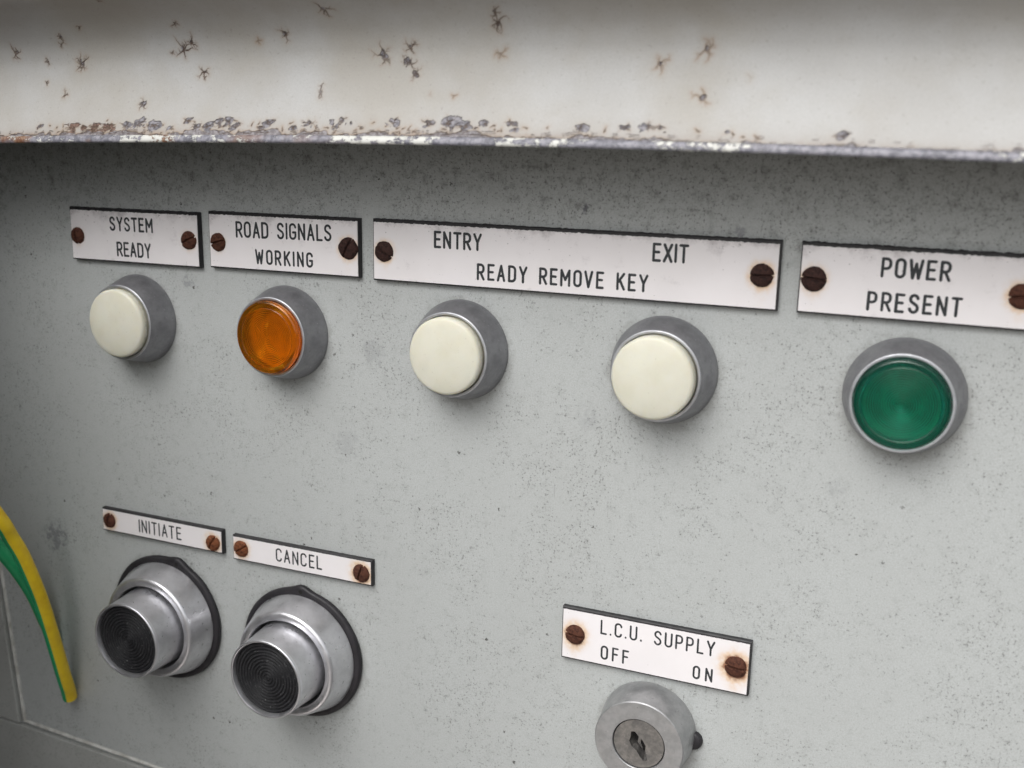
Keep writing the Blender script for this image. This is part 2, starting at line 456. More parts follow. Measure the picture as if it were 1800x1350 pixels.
xs = np.r_[np.linspace(-262, -202, 30)[:-1], np.arange(-202, 106, .22), np.linspace(106, 330, 30)]
ss = np.r_[np.arange(0, 54, .22), np.linspace(54.5, S_[-1], 24)]
hh = np.interp(ss, S_, face[:, 0]); zz = np.interp(ss, S_, face[:, 1])
nx, ns = len(xs), len(ss)
XX, SS = np.meshgrid(xs, ss, indexing='ij')
crack = np.zeros((nx, ns)); rustA = np.zeros((nx, ns)); bareA = np.zeros((nx, ns)); rustyA = np.zeros((nx, ns)); grimeShadeA = np.zeros((nx, ns))
fade = (0.5 - 0.5 * np.tanh((XX - 40) / 55))
# smooth random field for ragged outlines
def vnoise(shape, cell, seed):
    r = np.random.default_rng(seed); cx, cy = shape[0] // cell + 3, shape[1] // cell + 3
    gq = r.random((cx, cy)); ix = np.arange(shape[0]) / cell; iy = np.arange(shape[1]) / cell
    i0 = ix.astype(int); j0 = iy.astype(int); fx = (ix - i0)[:, None]; fy = (iy - j0)[None, :]
    fx = fx * fx * (3 - 2 * fx); fy = fy * fy * (3 - 2 * fy)
    return (gq[i0][:, j0] * (1 - fx) * (1 - fy) + gq[i0 + 1][:, j0] * fx * (1 - fy) + gq[i0][:, j0 + 1] * (1 - fx) * fy + gq[i0 + 1][:, j0 + 1] * fx * fy)
rag = .5 * vnoise((nx, ns), 9, 1) + .3 * vnoise((nx, ns), 4, 2) + .2 * vnoise((nx, ns), 2, 3)
rag2 = vnoise((nx, ns), 6, 31)
rag3 = .55 * vnoise((nx, ns), 14, 41) + .3 * vnoise((nx, ns), 6, 42) + .15 * vnoise((nx, ns), 3, 43)
def window(x, s, r):
    i0, i1 = np.searchsorted(xs, [x - r, x + r]); j0, j1 = np.searchsorted(ss, [s - r, s + r])
    return slice(max(i0, 0), i1), slice(max(j0, 0), j1)
def stroke(p, q, w0, w1, amt, halo):
    c = (np.array(p) + q) / 2; rr = np.hypot(*(np.array(q) - p)) / 2 + 1.6
    W_ = window(c[0], c[1], rr)
    X, Y = XX[W_], SS[W_]
    if X.size == 0: return
    d = np.array(q) - p; L2 = max(d @ d, 1e-9)
    t = (((X - p[0]) * d[0] + (Y - p[1]) * d[1]) / L2).clip(0, 1)
    D = np.hypot(X - p[0] - t * d[0], Y - p[1] - t * d[1])
    w = w0 + (w1 - w0) * t
    k = amt * (1 - ((D - w * .5) / .17 + .5).clip(0, 1)) * (.75 + .5 * rag[W_])
    crack[W_] = np.maximum(crack[W_], k.clip(0, 1))
    rustA[W_] = np.maximum(rustA[W_], halo * np.exp(-(D / .55) ** 1.2))
MARKS = [(-187.0,26.0,1.99,0),(-167.3,30.1,1.84,0),(-168.9,27.5,0.85,0),(-158.4,32.9,0.85,0),(-175.4,22.9,0.99,0),(-162.2,21.8,2.84,0),(-176.2,16.8,0.99,0),(-168.5,12.8,1.28,0),(-124.2,32.5,1.28,0),(-124.7,24.9,2.84,0),(-121.4,26.6,1.7,0),(-128.6,24.0,0.85,0),(-117.6,18.3,1.56,0),(-117.5,16.8,0.71,0),(-99.2,26.6,1.28,2),(-90.0,27.8,1.99,0),(-74.7,35.0,2.27,0),(-78.7,12.2,1.56,1),(-138.4,9.4,1.56,1),(-142.9,42.8,0.85,0),(-59.9,21.5,2.27,1),(-52.3,23.7,1.99,0),(-52.8,20.1,2.13,1),(-50.8,17.1,1.84,1),(-27.4,32.2,1.99,0),(-27.0,29.1,2.27,0),(-26.9,21.5,1.28,2),(-39.0,11.1,0.71,2),(13.9,18.9,1.84,2),(24.9,22.0,1.99,2),(24.9,10.8,1.84,2),(35.5,15.8,0.85,3),(-45.7,11.5,0.43,3),(-175.8,3.2,0.85,0),(-162.9,2.9,2.27,4),(-158.4,2.5,1.13,4),(-154.2,2.9,1.99,4),(-149.5,2.9,2.27,4),(-142.2,3.2,1.99,1),(-137.8,4.3,2.27,1),(-133.0,3.4,2.27,1),(-126.5,2.3,1.13,1),(-121.0,4.6,1.42,0),(-117.8,2.9,1.7,1),(-113.9,2.9,1.99,1),(-110.3,4.0,1.99,1),(-106.7,4.3,1.99,1),(-104.2,2.9,1.7,1),(-94.1,3.7,1.42,0),(-96.0,2.3,0.71,0),(-85.5,2.3,0.99,0),(-80.8,3.4,1.84,1),(-70.9,4.3,1.99,1),(-64.2,2.3,1.28,0),(-55.4,4.0,1.7,1),(-44.7,4.0,1.7,0),(-38.3,4.3,2.27,1),(-34.4,3.2,1.99,1),(-29.1,4.0,1.13,1),(-22.2,4.0,1.13,1),(-20.7,2.3,0.71,0),(-3.6,3.4,1.28,1),(7.2,3.4,1.28,1),(13.0,3.7,1.7,1),(15.8,3.7,1.28,1),(57.4,2.7,1.42,1),(31.7,2.7,0.71,3)]
prng = np.random.default_rng(21)
for (mx, ms, mr, kind) in MARKS:
    low = ms < 6
    amt = {0: 1.0, 1: .9, 2: .55, 3: .25, 4: .9}[kind]
    halo = {0: .6, 1: .45, 2: .9, 3: .4, 4: .8}[kind]
    nb = max(3, int(round(3.3 + mr * 1.0 + prng.normal() * .7)))
    base_a = prng.random() * 6.28
    off = np.array([prng.normal() * .15 * mr, -.2 * mr])
    for k in range(nb):
        a = base_a + 6.28 * k / nb + prng.normal() * .22
        up = .9 + .18 * math.sin(a)
        Lb = mr * 1.32 * (.55 + .6 * prng.random()) * up
        pnt = np.array([mx, ms]) + off + prng.normal(size=2) * .16 * mr; nseg = 5
        w0 = (.22 + .09 * mr * prng.random()) * (1 if kind != 3 else .6)
        for q in range(nseg):
            a += prng.normal() * .36
            nxt = pnt + Lb / nseg * np.array([math.cos(a), math.sin(a) * (.55 if low else 1)])
            wa, wb = w0 * (1 - q / nseg) + .07, w0 * (1 - (q + 1) / nseg) + .05
            stroke(pnt, nxt, wa, wb, amt, halo * .8)
            if prng.random() < .5 and q >= 1 and mr > .8:
                a2 = a + prng.choice([-1, 1]) * (.55 + .5 * prng.random()); pf = nxt
                for h2 in range(2):
                    a2 += prng.normal() * .35
                    nf_ = pf + Lb * .2 * np.array([math.cos(a2), math.sin(a2) * (.6 if low else 1)])
                    stroke(pf, nf_, wb * (1 - .4 * h2), wb * (.6 - .4 * h2), amt * .9, halo * .6); pf = nf_
            pnt = nxt
    W_ = window(mx, ms, mr * 2.2)
    D = np.hypot((XX[W_] - mx) / (1.25 if low else 1), (SS[W_] - ms) * (1.45 if low else 1))
    rustA[W_] = np.maximum(rustA[W_], .38 * halo * np.exp(-(D / (mr * .8)) ** 2))
    if kind in (1, 4) or low or mr > 1.5:
        rr = mr * ((.46 if kind == 1 else .24) if not low else .70)
        tri = 1 + (.55 * (mr * .3 - (SS[W_] - ms)) / mr).clip(-.6, .5) if low else 1.0
        q_ = rr * tri * (1 + 3.4 * (rag[W_] - .5)) - D
        f = (q_ / .12 + .5).clip(0, 1)
        bareA[W_] = np.maximum(bareA[W_], f)
        edge = np.exp(-(q_ / .11) ** 2) * .9 * (rag2[W_] > .45)
        crack[W_] = np.maximum(crack[W_], edge)
        if kind == 4: rustyA[W_] = np.maximum(rustyA[W_], .9 * (D < mr * 1.4))
# flaking along the fold, thick on the left and thinning to the right
line = vnoise((nx, ns), 26, 8)[:, :1] * .6 + vnoise((nx, ns), 8, 9)[:, :1] * .4
dens = np.interp(xs, [-205, -170, -120, -60, 0, 40, 100], [.42, .72, .82, .74, .5, .3, .2])[:, None]
q_ = dens * 1.9 + (line - .5) * 2.0 - SS * 1.0 - .75 + (rag3 - .5) * 3.4
f = (q_ / .16 + .5).clip(0, 1) * (SS < 4.2)
bareA = np.maximum(bareA, f * .85)
crack = np.maximum(crack, np.exp(-(q_ / .10) ** 2) * .85 * (rag2 > .52) * (SS < 4.5))
for lev, cut in ((.35, .40), (.95, .60), (1.5, .68)):
    wig = lev + 1.1 * (rag3 - .5) + .5 * (line - .5)
    crk = np.exp(-((SS - wig) / .10) ** 2) * (rag2 > cut)
    crack = np.maximum(crack, crk * np.interp(xs, [-205, -65, 60, 100], [1, .9, .55, .4])[:, None])
for k in range(96):
    px_ = prng.uniform(-172, -20) if k < 88 else prng.uniform(-20, 40)
    ps_ = abs(prng.normal()) * 1.9 + .4
    a = prng.choice([1.1, 1.9, .25, 2.8]) + prng.normal() * .35
    pnt = np.array([px_, ps_]); Lb = prng.uniform(.4, 1.5)
    for q in range(3):
        a += prng.normal() * .45
        nxt = pnt + Lb / 3 * np.array([math.cos(a), math.sin(a)])
        stroke(pnt, nxt, .40 - .12 * q, .28 - .12 * q, .85, .6); pnt = nxt
grimeShadeA = (np.exp(-SS / 1.5) * (.45 + .9 * (rag - .3))).clip(0, 1) * np.interp(xs, [-190, 0, 100], [1, .8, .6])[:, None]
rustA = np.maximum(rustA, .55 * np.exp(-(np.maximum(-q_, 0) / .5) ** 2) * (SS < 5) * np.interp(xs, [-205, -20, 60], [1, .8, .4])[:, None])
grimeShadeA += .5 * np.exp(-SS / 4.0) * dens
top = 1 / (1 + np.exp(-(SS - 38 - 9 * (vnoise((nx, ns), 90, 5) - .5) - 5 * (XX + 40) / 300) / 3.2))     # dust brown with shade painted into the cove, deeper to the left
grimeShadeA = (grimeShadeA + .40 * top * (.7 + .6 * rag)).clip(0, 1)

LZ = lip(xs)
dent = .25 * (vnoise((nx, ns), 150, 12) - .5) + .05 * (vnoise((nx, ns), 40, 13) - .5)
VX = np.empty((nx, ns, 3)); VX[..., 0] = XX * MM
VX[..., 1] = -(hh[None, :] + dent - .10 * bareA) * MM; VX[..., 2] = (zz[None, :] + LZ[:, None]) * MM
idx = np.arange(nx * ns).reshape(nx, ns)
quads = np.stack([idx[:-1, :-1], idx[1:, :-1], idx[1:, 1:], idx[:-1, 1:]], -1).reshape(-1, 4)
me = bpy.data.meshes.new('hood')
me.vertices.add(nx * ns); me.vertices.foreach_set('co', VX.reshape(-1).astype(np.float32))
me.loops.add(quads.size); me.loops.foreach_set('vertex_index', quads.reshape(-1).astype(np.int32))
me.polygons.add(len(quads)); me.polygons.foreach_set('loop_start', (np.arange(len(quads)) * 4).astype(np.int32))
me.update(calc_edges=True); me.shade_smooth()
for nm, A in (('crack', crack), ('rust', rustA), ('bare', bareA), ('grime_shade', grimeShadeA), ('rusty', rustyA)):
    at = me.attributes.new(nm, 'FLOAT', 'POINT'); at.data.foreach_set('value', A.reshape(-1).clip(0, 1).astype(np.float32))
hood = link('hood', me, m_hood, cab)
# the folded lip and the underside that closes the hood back to the panel
V, F = [], []
xl = np.r_[-262, np.arange(-205, 106, .5), 330]
prof = [(32.85, 2.1), (33.3, 2.0), (33.65, 1.75), (33.95, 1.15), (34.1, .55), (33.95, .12), (33.5, -.02), (32.6, .2), (32.2, .4)]
lzz = lip(xl)
for i, x in enumerate(xl):
    for k, (h, z0) in enumerate(prof):
        jit = .10 * mnoise.noise(Vector((x * .9, k * 1.7, 0))) + .05 * mnoise.noise(Vector((x * 3.1, k * 2.7, 5)))
        if k == len(prof) - 1: jit = 0
        V.append(W(x, h + jit, z0 + lzz[i] + jit * .8))
K = len(prof)
for i in range(len(xl) - 1):
    for k in range(K - 1):
        a = i * K + k; F.append((a, a + 1, a + K + 1, a + K))
link('bare_lip', mesh('bare_lip', V, F, True, 60), m_edge, hood)
V, F = [], []
for i, x in enumerate(xl):
    V += [W(x, 32.2, .4 + lzz[i]), W(x, 15, 4 + lzz[i]), W(x, -1.0, 14 + lzz[i])]
for i in range(len(xl) - 1):
    for k in range(2):
        a = i * 3 + k; F.append((a, a + 1, a + 4, a + 3))
link('hood_underside', mesh('hood_underside', V, F, True, 60), m_under, hood)
V, F = box_geo(-332, 332, -20, -1.5, 96.5, 136)
link('back_panel', mesh('back_panel', V, F, False), m_frame, cab)


# ------------------------------------------------------------------ engraved lettering: one-stroke pantograph letters
def arcp(cx, cy, rx, ry, a0, a1, n=10):
    return [(cx + rx * math.cos(math.radians(a0 + (a1 - a0) * i / n)), cy + ry * math.sin(math.radians(a0 + (a1 - a0) * i / n))) for i in range(n + 1)]
def stad(w, y0=0., y1=1.):
    r = w / 2
    return arcp(r, y1 - r, r, r, 180, 0) + arcp(r, y0 + r, r, r, 0, -180) + [(0, y1 - r)]
w = .44
def bowl(y0, y1, wd, r): return [(0, y1)] + arcp(wd - r, y1 - r, r, r, 90, 0, 7) + arcp(wd - r, y0 + r, r, r, 0, -90, 7) + [(0, y0)]
GL = {
 'A': (.46, [[(0, 0), (.23, 1)], [(.23, 1), (.46, 0)], [(.08, .32), (.38, .32)]]),
 'C': (w, [arcp(.22, .78, .22, .22, 5, 180) + arcp(.22, .22, .22, .22, 180, 355)]),
 'D': (w, [[(0, 0), (0, 1)], bowl(0, 1, w, .24)]),
 'E': (.38, [[(0, 0), (0, 1)], [(0, 1), (.38, 1)], [(0, .52), (.32, .52)], [(0, 0), (.38, 0)]]),
 'F': (.36, [[(0, 0), (0, 1)], [(0, 1), (.36, 1)], [(0, .52), (.31, .52)]]),
 'G': (w, [arcp(.22, .78, .22, .22, 5, 180) + arcp(.22, .22, .22, .22, 180, 360) + [(.44, .44)], [(.44, .44), (.25, .44)]]),
 'I': (.0, [[(0, 0), (0, 1)]]),
 'K': (.44, [[(0, 0), (0, 1)], [(.42, 1), (0, .4)], [(.15, .60), (.44, 0)]]),
 'L': (.36, [[(0, 0), (0, 1)], [(0, 0), (.36, 0)]]),
 'M': (.56, [[(0, 0), (0, 1)], [(0, 1), (.28, .38)], [(.28, .38), (.56, 1)], [(.56, 1), (.56, 0)]]),
 'N': (.44, [[(0, 0), (0, 1)], [(0, 1), (.44, 0)], [(.44, 0), (.44, 1)]]),
 'O': (w, [stad(w)]),
 'P': (.42, [[(0, 0), (0, 1)], bowl(.44, 1, .42, .22)]),
 'R': (.43, [[(0, 0), (0, 1)], bowl(.46, 1, .42, .22), [(.20, .46), (.43, 0)]]),
 'S': (.43, [arcp(.215, .775, .205, .225, 15, 200, 10) + [(.06, .62), (.215, .52), (.36, .42)] + arcp(.215, .24, .215, .24, 20, -165, 10)]),
 'T': (.44, [[(0, 1), (.44, 1)], [(.22, 1), (.22, 0)]]),
 'U': (w, [[(0, 1)] + arcp(.22, .22, .22, .22, 180, 360) + [(.44, 1)]]),
 'V': (.46, [[(0, 1), (.23, 0)], [(.23, 0), (.46, 1)]]),
 'W': (.62, [[(0, 1), (.15, 0)], [(.15, 0), (.31, .8)], [(.31, .8), (.47, 0)], [(.47, 0), (.62, 1)]]),
 'X': (.44, [[(0, 1), (.44, 0)], [(0, 0), (.44, 1)]]),
 'Y': (.46, [[(0, 1), (.23, .46)], [(.46, 1), (.23, .46)], [(.23, .46), (.23, 0)]]),
 '.': (.0, [[(0, .02), (0, .03)]]),
 ' ': (.30, []),
}
def stroke_tube(V, F, pts, r, depth, to3):
    """round-ended shallow ridge following pts (2-D, mm)"""
    P = [Vector(p) for p in pts]
    d0 = (P[0] - P[1]).normalized(); d1 = (P[-1] - P[-2]).normalized()
    chain = []
    for k in range(4):
        a = math.radians(90 * k / 4); chain.append((P[0] + d0 * (r * math.cos(a)), max(math.sin(a), .04)))
    chain += [(p, 1.0) for p in P]
    for k in range(3, -1, -1):
        a = math.radians(90 * k / 4); chain.append((P[-1] + d1 * (r * math.cos(a)), max(math.sin(a), .04)))
    K = 7; base = len(V); n = len(chain)
    for i, (c, s) in enumerate(chain):
        a = chain[max(i - 1, 0)][0]; b2 = chain[min(i + 1, n - 1)][0]
        t = (b2 - a); t = t.normalized() if t.length > 1e-9 else d1
        nn = Vector((-t.y, t.x))
        for k in range(K):
            th = math.pi * k / (K - 1)
            q = c + nn * (r * s * math.cos(th)); V.append(to3(q.x, q.y, depth * (.15 + .85 * math.sin(th) ** .6) if 0 < k < K - 1 else -.02))
    for i in range(n - 1):
        for k in range(K - 1):
            a = base + i * K + k; F.append((a, a + 1, a + K + 1, a + K))

def lettering(lines, top_h, parent, ox, oz):
    V, F = [], []
    for (txt, x0, x1, z0, z1, r, rot) in lines:
        H = (z1 - z0) - 2 * r
        n = len(txt)
        adv = []; x = 0.0; nat = sum(GL[c][0] for c in txt) * H; gaps = n - 1
        gap = ((x1 - x0 - 2 * r) - nat) / gaps
        x = x0 + r
        for ch in txt:
            wd, strokes = GL[ch]
            jx, jz = random.gauss(0, .03), random.gauss(0, .03)
            for s in strokes:
                pts = []
                for (u, v) in s:
                    px, pz = x + u * H + jx, z0 + r + v * H + jz
                    dx = px - x0; pts.append((px - dx * rot * rot / 2 - ox, pz + dx * rot - oz))
                stroke_tube(V, F, pts, r * random.uniform(.95, 1.05), .035, lambda a, c, d: W(a, top_h + d, c))
            x += wd * H + gap
    return link('lettering', mesh('lettering', V, F, True, 50), m_ink, parent)

# ------------------------------------------------------------------ screws and label plates
def screw(parent, x, z, R, slot, mat, h0, tilt=0.0):
    """slotted round-head screw; slot cut across the dome"""
    R *= 1.06; V, F = [], []
    nr, na = 16, 64
    seed = random.random() * 100
    ca, sa = math.cos(slot), math.sin(slot)
    flat = R * .55
    for i in range(nr + 1):
        rr = R * (i / nr) ** .9
        for j in range(na):
            a = 2 * math.pi * j / na
            wob = 1 + .07 * mnoise.noise(Vector((math.cos(a) * 1.4, math.sin(a) * 1.4, seed))) * (i / nr) + (.035 * mnoise.noise(Vector((math.cos(a) * 5, math.sin(a) * 5, seed))) if i > nr - 3 else 0)
            px, pz = rr * wob * math.cos(a), rr * wob * math.sin(a)
            t = i / nr
            h = 1.35 * (1 - t ** 2.6) ** .62 if t < 1 else -.05
            d = abs(-sa * px + ca * pz)
            cut = max(0.0, min(1.0, (.36 - d) / .14))
            h = h - cut * min(.75, max(h - .05, 0)) 
            h += .05 * mnoise.noise(Vector((px * 2.2, pz * 2.2, seed)))
            V.append(W(px, h, pz))
    for i in range(nr):
        for j in range(na):
            j2 = (j + 1) % na
            F.append((i * na + j, i * na + j2, (i + 1) * na + j2, (i + 1) * na + j))
    o = link('screw', mesh('screw', V, F, True, 45), mat, parent)
    o.location = W(x, h0 - .05, z)
    o.rotation_euler = (random.uniform(-.07, .07), 0, random.uniform(-.07, .07))      # no screw sits quite square
    return o

def label_plate(label, xl, xr, zb, zt, ang, lines, screws, dirt=0.5, group='engraved label plates on the panel', rough_top=.32, inset_top=1.0):
    cx, cz = (xl + xr) / 2, (zb + zt) / 2
    T = thing('label_plate', label, 'label plate', W(cx, 0, cz), group)
    hw, hh_ = (xr - xl) / 2, (zt - zb) / 2
    TH = 1.8
    # outline with a slightly ragged, dirty top edge
    def outline(dx0, dx1, dz0, dz1, rg, seed):
        pts = []
        n = max(12, int((xr - xl) / .45))
        for i in range(n + 1):
            u = i / n; pts.append((-hw + dx0 + u * (2 * hw - dx0 - dx1), hh_ - dz1 + rg * (mnoise.noise(Vector((u * (xr - xl) * 1.1, seed, 0))) * .7 + .5 * mnoise.noise(Vector((u * (xr - xl) * 3.1, seed, 4))))))
        for i in range(n, -1, -1):
            u = i / n; pts.append((-hw + dx0 + u * (2 * hw - dx0 - dx1), -hh_ + dz0 + rg * .25 * mnoise.noise(Vector((u * (xr - xl) * 1.3, seed, 9)))))
        return pts
    sd = cx * .37
    A = outline(0, 0, 0, 0, rough_top, sd); B = outline(.08, .12, .10, .3, rough_top * .8, sd); 
    n = len(A)
    V = [W(x, .02, z) for x, z in A] + [W(x, TH - .35, z) for x, z in A] + [W(x, TH - .06, z) for x, z in B]
    F = []
    for l in range(2):
        for i in range(n):
            j = (i + 1) % n; F.append((l * n + i, l * n + j, (l + 1) * n + j, (l + 1) * n + i))
    F.append(tuple(range(2 * n, 3 * n)))
    plate = link('plate', mesh('plate', V, F, True, 30), m_black, T)
    # white face: a fine sheet that stores rust halos and grime
    fx0, fx1, fz0, fz1 = -hw + .34, hw - .45, -hh_ + .52, hh_ - inset_top
    nu, nv = int((fx1 - fx0) / .3) + 2, int((fz1 - fz0) / .3) + 2
    us = np.linspace(fx0, fx1, nu); vs_ = np.linspace(fz0, fz1, nv)
    U, Vv = np.meshgrid(us, vs_, indexing='ij')
    Z = Vv.copy()
    for i in range(nu):
        jt = rough_top * .75 * (mnoise.noise(Vector(((us[i] + 50) * 1.1, sd, 2))) + .6 * mnoise.noise(Vector(((us[i] + 50) * 2.7, sd, 3))))
        Z[i, -1] += jt; Z[i, -2] += jt * .6
        Z[i, 0] += .05 * mnoise.noise(Vector((us[i] * 1.7, sd, 7)))
    rust = np.zeros_like(U)
    for (sx, sz, R, slot, mt, ha) in screws:
        dx, dz = U - (sx - cx), Z - (sz - cz)
        D = np.hypot(dx, dz) - R
        drip = np.exp(-(dx / (R * .8)) ** 2) * (dz < 0) * np.exp(dz / 9.0)
        rust = np.maximum(rust, ha * np.exp(-(D.clip(0, None)) / (.9 + .75 * ha)) + .35 * ha * drip)
    dr = dirt * (np.exp(-(fz1 - Vv) / 2.2) * .9 + .42 + .5 * np.exp(-(Vv - fz0) / .8) * .4)
    top_h = TH + .12
    Vn = [W(U[i, j], top_h, Z[i, j]) for i in range(nu) for j in range(nv)]
    Fn = [(i * nv + j, (i + 1) * nv + j, (i + 1) * nv + j + 1, i * nv + j + 1) for i in range(nu - 1) for j in range(nv - 1)]
    # rim going back into the plate
    loop = [i * nv for i in range(nu)] + [(nu - 1) * nv + j for j in range(1, nv)] + [i * nv + nv - 1 for i in range(nu - 2, -1, -1)] + [j for j in range(nv - 2, 0, -1)]
    b0 = len(Vn)
    for k in loop:
        v = Vn[k]; Vn.append((v[0], -(TH - .2) * MM, v[2]))
    for a in range(len(loop)):
        b2 = (a + 1) % len(loop); Fn.append((loop[a], loop[b2], b0 + b2, b0 + a))
    me = mesh('face', Vn, Fn, True, 30)
    # recalc may not keep direction on open sheets: make the front look out (-Y)
    at = me.attributes.new('rust', 'FLOAT', 'POINT'); r2 = np.zeros(len(me.vertices)); r2[:nu * nv] = rust.reshape(-1).clip(0, 1); at.data.foreach_set('value', r2.astype(np.float32))
    at = me.attributes.new('dirt', 'FLOAT', 'POINT'); r2 = np.zeros(len(me.vertices)); r2[:nu * nv] = dr.reshape(-1).clip(0, 1); at.data.foreach_set('value', r2.astype(np.float32))
    link('face', me, m_face, T)
    lettering(lines, top_h, T, cx, cz)
    for (sx, sz, R, slot, mt, ha) in screws:
        s = screw(T, sx - cx, sz - cz, R, math.radians(slot), mt, top_h)
        if mt is m_rust_bright: s['label'] = 'bright orange-brown rusty screw'
        elif mt is m_rust_dark: s['label'] = 'very dark rusted slotted screw'
        else: s['label'] = 'brown rusted slotted screw'
    T.rotation_euler = (0, -math.radians(ang), 0)
    return T

D, MI, BR = m_rust_dark, m_rust_mid, m_rust_bright
label_plate('small engraved white label reading SYSTEM READY, above the left cream lamp', -196.0, -142.4, 32.4, 50.2, .35,
    [('SYSTEM', -178.9, -160.8, 42.75, 47.6, .385, 0), ('READY', -176.5, -162.1, 34.4, 39.4, .385, 0)],
    [(-192.96, 40.57, 2.75, 95, MI, .25), (-146.4, 41.18, 2.9, 25, MI, .3)], .85)
label_plate('engraved white label reading ROAD SIGNALS WORKING, above the amber lamp', -138.4, -83.2, 33.2, 51.2, .25,
    [('ROAD SIGNALS', -127.95, -92.7, 43.3, 48.5, .385, .012), ('WORKING', -120.9, -99.5, 35.3, 40.1, .385, 0)],
    [(-134.9, 41.45, 2.8, 15, MI, .25), (-86.97, 42.02, 3.2, 62, D, .45)], .75)
label_plate('long engraved white label reading ENTRY, EXIT and READY REMOVE KEY, above two cream lamps', -78.4, 41.3, 33.1, 51.5, 0,
    [('ENTRY', -58.1, -42.7, 43.8, 48.9, .40, 0), ('EXIT', 7.5, 17.4, 43.95, 49.1, .40, 0), ('READY REMOVE KEY', -44.2, 6.7, 35.5, 40.4, .385, 0)],
    [(-74.49, 41.92, 2.95, -32, D, .45), (36.87, 42.19, 3.0, 2, D, .55)], .68)
label_plate('engraved white label reading POWER PRESENT, above the green lamp, cut by the right picture edge', 46.3, 102.6, 33.1, 51.4, -.3,
    [('POWER', 65.9, 82.1, 43.6, 48.7, .40, 0), ('PRESENT', 63.3, 85.5, 35.1, 40.1, .40, 0)],
    [(49.93, 42.11, 3.05, -6, D, .45), (98.23, 41.42, 3.05, 10, MI, .55)], .68)
label_plate('narrow engraved white label reading INITIATE, above the left black push button', -190.8, -138.3, -65.0, -56.4, -.3,
    [('INITIATE', -174.4, -155.7, -63.05, -58.2, .31, 0)],
    [(-187.42, -60.76, 2.6, 80, MI, .6), (-142.28, -61.52, 2.75, 60, BR, .6)], .34, rough_top=.08, inset_top=.6)
label_plate('narrow engraved white label reading CANCEL, above the right black push button', -134.1, -79.9, -66.1, -57.3, 0,
    [('CANCEL', -116.7, -98.6, -63.8, -59.0, .31, 0)],
    [(-130.57, -61.75, 2.8, 32, BR, .55), (-83.89, -62.1, 2.9, 72, MI, .8)], .3, rough_top=.08, inset_top=.6)
label_plate('engraved white label reading L.C.U. SUPPLY OFF ON, above the key switch', -14.8, 41.3, -76.6, -60.0, 0,
    [('L.C.U. SUPPLY', -2.8, 31.3, -66.55, -61.95, .31, 0), ('OFF', -2.4, 6.2, -74.5, -70.0, .31, 0), ('ON', 25.3, 31.05, -74.55, -70.35, .31, 0)],
    [(-10.63, -68.31, 2.95, -6, MI, .8), (37.29, -68.25, 3.05, -4, MI, 1.0)], .2, rough_top=.1, inset_top=.75)

# ------------------------------------------------------------------ indicator lamps
def bezel_profile():
    return [(0, 1.2), (11.45, 1.2), (11.5, 8.9)] + arc(11.85, 9.15, .33, 180, 90, 4) + [(12.15, 9.5)] + arc(12.2, 9.2, .3, 80, 20, 3) + \
           [(12.95, 7.2), (14.1, 4.0), (14.75, 1.7), (15.0, .7), (15.0, .02)]
def lamp_base(label, x, z, group='indicator lamps in the upper row'):
    T = thing('indicator_lamp', label, 'indicator lamp', W(x, 0, z), group)
    prof = bezel_profile()
    V, F = lathe_geo(prof, 144)
    me = mesh('bezel', V, F, True, 28)
    me.materials.append(m_bezel); me.materials.append(m_rim); me.materials.append(m_reflector)
    for p_ in me.polygons:
        c = p_.center; r = math.hypot(c.x, c.z) / MM; h = -c.y / MM
        if h > 9.0: p_.material_index = 1
        elif r < 11.52: p_.material_index = 2
    link('bezel', me, [m_bezel, m_rim, m_reflector], T)
    return T
def dome(Rb, h1, Rt, hc):
    """barrel with rounded shoulder and a slightly domed front"""
    pr = [(0, 1.6), (Rb - .4, 1.6), (Rb, 2.2), (Rb, h1)]
    k = Rb - Rt
    pr += [(Rt + k * math.cos(math.radians(a)), h1 + k * .8 * math.sin(math.radians(a))) for a in range(12, 78, 11)]
    htop = h1 + k * .8 * math.sin(math.radians(78)); r0 = Rt + k * math.cos(math.radians(78))
    for i in range(1, 9):
        u = 1 - i / 8; pr.append((r0 * u, htop + (hc - htop) * (1 - u * u)))
    return pr
def cream_lamp(label, x, z, h1=11.0, hc=13.2):
    T = lamp_base(label, x, z)
    lathe('lens', dome(11.3, h1, 9.9, hc), m_cream, T, 128, None, 50)
    return T
